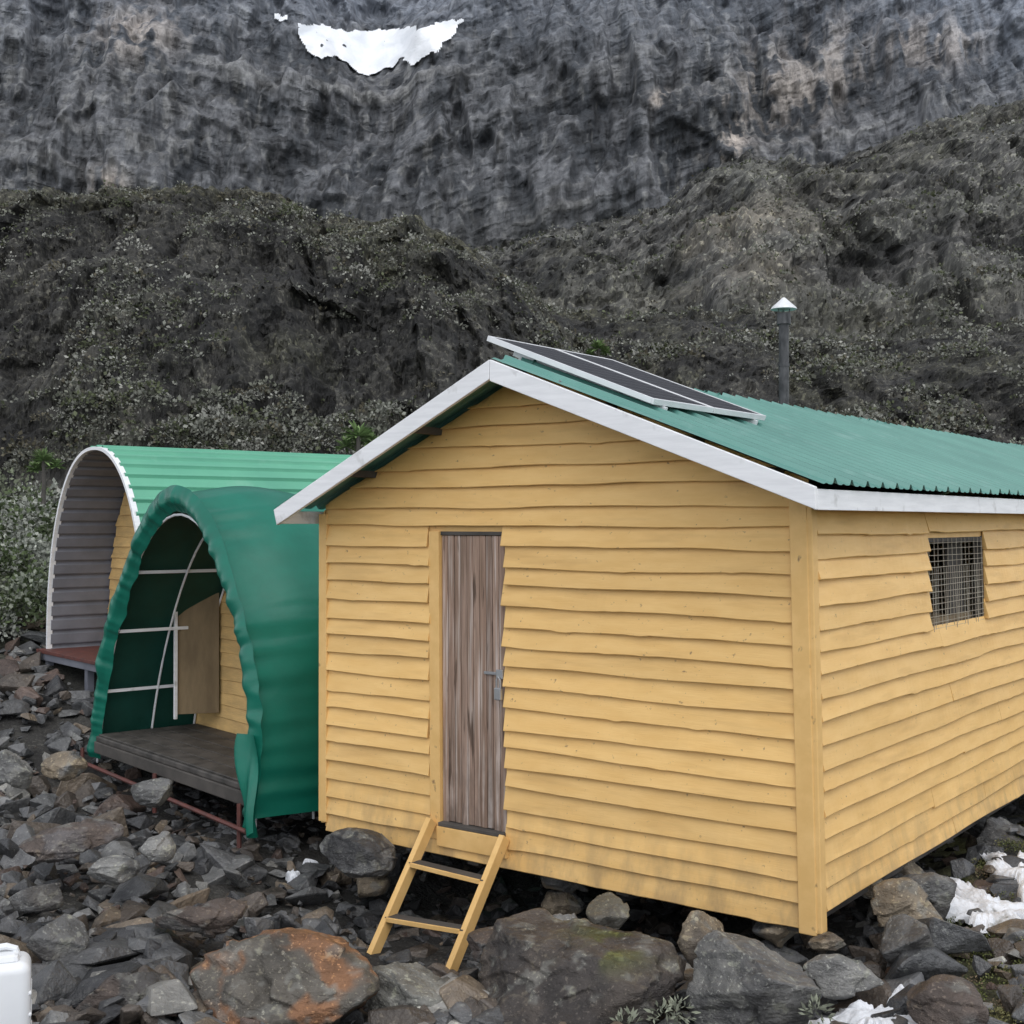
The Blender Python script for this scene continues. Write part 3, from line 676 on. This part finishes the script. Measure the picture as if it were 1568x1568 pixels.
for cnt,(sa_,sb_) in ((9000,(.02,.06)),(4200,(.06,.11)),(2400,(.10,.17)),(560,(.17,.28))):
    xs=R.uniform(-9,5.4,cnt); ys=5.2+R.uniform(0,1,cnt)**1.3*12.5
    gz=ground(xs,ys)
    for i in range(cnt):
        sz=R.uniform(sa_,sb_); f=infoot(xs[i],ys[i],.05)
        if f and sz>.11: continue
        if f==3 : continue
        if xs[i]>2.0+.3*(ys[i]-6) and R.uniform()<.65: continue
        c=rockpal[R.choice(8,p=[.22,.2,.1,.14,.08,.15,.05,.06])]*R.uniform(.7,1.3)
        if f==1: c=c*.7  # shade below the cabin floor painted into the stone colour
        lift=R.uniform(.0,.5)*sz*(0 if f else 1)+(R.uniform(0,.07) if sz<.12 and not f else 0)
        put(xs[i],ys[i],gz[i]+lift,sz,(R.uniform(.85,1.5),R.uniform(.7,1.1),R.uniform(.38,.8)),(R.normal()*.3,R.normal()*.3,R.uniform(0,6.3)),c,protos[R.randint(40)] if sz>.07 else protoS[R.randint(30)])
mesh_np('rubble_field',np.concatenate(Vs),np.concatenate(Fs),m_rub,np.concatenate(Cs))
def ico(sub):
    bm=bmesh.new(); bmesh.ops.create_icosphere(bm,subdivisions=sub,radius=1); bm.verts.ensure_lookup_table(); bm.verts.index_update()
    V=np.array([v.co[:] for v in bm.verts]); F=np.array([[v.index for v in f.verts] for f in bm.faces]); bm.free(); return V,F
ICO6=ico(6); ICO5=ico(5)
def boulder(u,v,d,w,h,dep,c1,c2=None,rot=0,seed=0,npl=12,moss=0,tilt=(0,0),name='boulder'):
    x=(u-CX)/FX*d; zc=HC+(HZ-v)/FX*d
    I=ICO6 if w>.5 else ICO5
    rr=np.random.RandomState(seed); N=rr.normal(size=(npl,3)); N/=np.linalg.norm(N,axis=1)[:,None]; D=rr.uniform(.45,.85,npl)
    n=I[0]; dots=n@N.T; rad=np.where(dots>.05,D[None,:]/np.maximum(dots,.05),9)
    k=90.; r=-np.log(np.exp(-k*np.minimum(rad,2)).sum(1)+math.exp(-k*1.0))/k
    P=n*r[:,None]
    P/=np.abs(P).max(0)
    S=P*np.array([w/2,dep/2,h/2])@rotm(tilt[0],tilt[1],rot).T
    sc=min(1,w/.6)
    dn=(fbm(S*3.0+seed*7,5)*.03+fbm(S*14+seed,4)*.010+.034*facet(np.stack([S[:,0]*6+S[:,1]*2+dots[:,0],S[:,2]*9+S[:,1]*3],-1),seed)*.6+.012*fbm(S*np.array([3,3,14]),3,ridge=True))*sc
    nn=S/np.linalg.norm(S,axis=1)[:,None]; S2=S+nn*dn[:,None]
    n1=fbm(S*2.6+seed*3,4); c2=c2 or c1
    C=lerp3(c1,c2,sm(-.08,.10,n1))
    C=blend(C,sm(.18,.3,fbm(S*9+5,3))*.5,(.24,.24,.22))
    if moss: C=blend(C,sm(.2,.6,nn[:,2])*sm(-.15,.15,fbm(S*4+70,4))*moss*sm(-w*.1,w*.25,S[:,0]),(.08,.09,.025))
    o=mesh_np(name,S2,I[1],m_bld,C,True); o.location=(x,d,zc)
    return o
DK=(.08,.077,.075);GR=(.14,.142,.143);BR=(.10,.08,.07);TN=(.23,.19,.14);OR=(.25,.13,.07);LG=(.24,.24,.235)
boulder(435,1530,6.75,.92,.66,.75,(.12,.11,.095),OR,.4,3,npl=10)
boulder(640,1530,6.85,.55,.50,.5,(.20,.20,.185),(.12,.12,.11),.2,5,npl=9)
boulder(862,1500,6.70,1.26,.88,.8,(.060,.053,.050),(.085,.072,.063),-.1,8,moss=.9,npl=10)
boulder(1075,1440,6.75,.30,.34,.3,TN,(.13,.11,.09),.3,12,npl=8)
boulder(1165,1530,6.35,.74,.62,.6,(.12,.12,.12),(.17,.17,.165),.1,15,npl=10)
boulder(1290,1490,6.65,.42,.22,.34,LG,(.15,.16,.145),.2,19)
boulder(1268,1443,6.85,.22,.10,.2,TN,(.12,.1,.08),0,23)
boulder(935,1400,7.4,.28,.26,.28,(.15,.14,.11),(.12,.115,.10),.2,26,npl=9)
boulder(868,1412,7.3,.24,.14,.2,LG,GR,.2,27)
boulder(545,1310,8.6,.52,.34,.45,(.05,.05,.052),GR,.1,31,npl=9)
boulder(95,1285,8.6,.80,.24,.5,BR,(.12,.11,.11),.15,35,npl=9,tilt=(.05,-.12))
boulder(312,1400,7.6,.58,.18,.36,BR,DK,.1,37,npl=9)
boulder(200,1520,6.7,.5,.3,.4,DK,BR,.5,39,npl=9); boulder(85,1440,7.2,.34,.3,.3,DK,GR,.2,41,npl=9)
boulder(20,1180,9.6,.34,.34,.3,LG,GR,.5,42,npl=9); boulder(100,1172,9.8,.34,.2,.3,TN,GR,.5,43,npl=9)
boulder(1385,1385,7.3,.42,.30,.35,TN,(.11,.10,.09),.3,45,npl=9); boulder(1420,1370,7.9,.5,.28,.4,DK,GR,.2,46,npl=9)
boulder(1530,1285,9.5,.5,.34,.4,DK,(.1,.1,.1),.2,47,npl=9); boulder(1395,1440,6.9,.42,.24,.36,DK,GR,.7,48,npl=9)
boulder(1450,1540,6.1,.40,.24,.36,DK,BR,.7,49,npl=9); boulder(1190,1420,7.3,.22,.14,.2,DK,GR,.7,50)
boulder(755,1440,7.4,.3,.2,.25,BR,GR,.7,51,npl=9); boulder(1330,1350,7.9,.22,.2,.2,LG,TN,.1,52,npl=9)
boulder(240,1210,9.0,.34,.2,.3,DK,GR,.4,53,npl=9); boulder(170,1330,8.2,.36,.2,.26,GR,LG,.4,54,npl=9); boulder(440,1470,7.2,.3,.2,.26,BR,DK,.4,55,npl=9)
boulder(60,1370,7.8,.34,.2,.26,GR,DK,.4,56,npl=9); boulder(240,1300,8.4,.26,.2,.26,LG,GR,.4,57,npl=9)
for i,(lx,ly) in enumerate([(W-.25,.12),(W-.12,1.7),(W-.12,3.4),(W-.15,5.2),(.25,.2),(1.9,.3),(W-.15,7.2)]):
    wx=L0.x+lx*.801+ly*.598; wy=L0.y-lx*.598+ly*.801; u=CX+wx/wy*FX
    for zc in (-.02,.12,.27): boulder(u+R.uniform(-4,4),HZ+(HC-zc)/wy*FX,wy,.30,.18,.3,GR,TN,R.uniform(0,3),60+i*3+int(zc*8),name='foundation_stone')
# snow patches
def snow(u,v,up,w,l,seed,rot=0):
    d=7.5
    for _ in range(12):
        zg=float(ground(np.array([(u-CX)/FX*d]),np.array([d]))[0])+up; d=(HC-zg)*FX/(v-HZ)
    x=(u-CX)/FX*d
    nr,na=40,150; rr=np.linspace(0,1,nr); aa=np.linspace(0,2*math.pi,na)
    RR,AA=np.meshgrid(rr,aa,indexing='ij');RR=RR.ravel();AA=AA.ravel()
    k=1+1.1*fbm(np.stack([np.cos(AA)*2+seed,np.sin(AA)*2,AA*0],-1),5,.6)
    lx=np.cos(AA)*RR*w/2*k; ly=np.sin(AA)*RR*l/2*k; c,s=math.cos(rot),math.sin(rot)
    X_=x+lx*c-ly*s; Y_=d+lx*s+ly*c
    Z=ground(X_,Y_)+up+.07*fbm(np.stack([X_*5,Y_*5,X_*0+seed],-1),4)-.05*RR**8-.03*RR**2
    mesh_np('snow_patch',np.stack([X_,Y_,Z],-1),gridF(nr,na),m_snow,None,True)
snow(1510,1385,.14,.48,1.0,2,.2); snow(1562,1330,.13,.3,.9,3); snow(1335,1550,.13,.36,.5,4,.5); snow(1375,1512,.13,.14,.3,5)
snow(450,1330,.10,.07,.18,6,.3); snow(476,1303,.12,.12,.06,7); snow(1428,1445,.12,.08,.14,8)
n=800; xs=R.uniform(1.9,4.6,n); ys=R.uniform(5.4,10.5,n); keep=np.array([infoot(a,b,.1)==0 for a,b in zip(xs,ys)])&(xs>1.95+.25*(ys-6.2)); xs=xs[keep];ys=ys[keep]
cen=np.stack([xs,ys,ground(xs,ys)+.02],-1); rad=R.uniform(.04,.12,len(xs)); pal=np.array([[.14,.16,.05],[.20,.19,.08],[.10,.12,.045],[.20,.15,.09]])
mp_=leaf_arrays(cen,rad,110,.014,pal[R.choice(4,len(xs))],squash=.6,asp=.3)
mesh_np('moss_cushions',*mp_[:2],m_leaf,mp_[2])
pts=[(1015,1560,6.2),(1040,1550,6.2),(960,1572,6.1),(1250,1555,6.1)]
cen=np.array([((u-CX)/FX*d,d,HC-(v-HZ)/FX*d) for u,v,d in pts]); 
mp_=leaf_arrays(cen,np.full(len(pts),.07),60,.045,np.array([[.26,.28,.21]]*len(pts)),squash=1.1,asp=.15)
mesh_np('alpine_plants',*mp_[:2],m_leaf,mp_[2])
# jerrycan
jc=empty('jerrycan',(-2.47,6.05,.07),.35)
o=box('body',(-.18,-.12,0),(.18,.12,.46),m_plastic,jc,.05); o.modifiers[0].segments=5
for p in o.data.polygons: p.use_smooth=True
box('shoulder',(-.13,-.085,.44),(.13,.085,.49),m_plastic,jc,.025)
tube('neck',[(-.10,0,.47),(-.10,0,.53)],.028,m_plastic,jc,14); tube('cap',[(-.10,0,.515),(-.10,0,.55)],.034,m_plastic,jc,14)
tube('handle',[(.12,0,.46),(.11,0,.50),(.07,0,.515),(-.02,0,.51),(-.04,0,.47)],.016,m_plastic,jc,8)
for z in (.1,.2,.3): box('rib',(-.184,-.1,z),(.184,.1,z+.02),m_plastic,jc,.008)
# ------------------------------------------------------------ light, camera
w=bpy.data.worlds.new('World'); bpy.context.scene.world=w; w.use_nodes=True; nt=w.node_tree
bg=nt.nodes['Background']; sky=nt.nodes.new('ShaderNodeTexSky'); sky.sky_type='NISHITA'; sky.sun_disc=False
sky.sun_elevation=math.radians(58); sky.sun_rotation=math.radians(170); sky.air_density=1.0; sky.dust_density=4; sky.altitude=3000
hs=nt.nodes.new('ShaderNodeHueSaturation'); hs.inputs['Saturation'].default_value=.22; hs.inputs['Value'].default_value=1.75
nt.links.new(sky.outputs[0],hs.inputs['Color']); nt.links.new(hs.outputs[0],bg.inputs[0]); bg.inputs[1].default_value=.15
sl=bpy.data.lights.new('sun','SUN'); sl.energy=1.45; sl.angle=math.radians(60); sl.color=(1,.97,.93)
so=link(bpy.data.objects.new('sun',sl)); el=math.radians(58); az=math.radians(170)
to=Vector((math.sin(az)*math.cos(el),math.cos(az)*math.cos(el),math.sin(el))); so.rotation_euler=(-to).to_track_quat('-Z','Y').to_euler()
cam=bpy.data.cameras.new('camera'); co=link(bpy.data.objects.new('camera',cam)); co.location=(0,0,HC); co.rotation_euler=(math.radians(90+.47),0,0)
cam.lens=36*FX/1568; cam.sensor_width=36; cam.clip_end=2000; bpy.context.scene.camera=co
sc=bpy.context.scene; sc.view_settings.view_transform='Standard'; sc.view_settings.look='None'; sc.view_settings.exposure=0
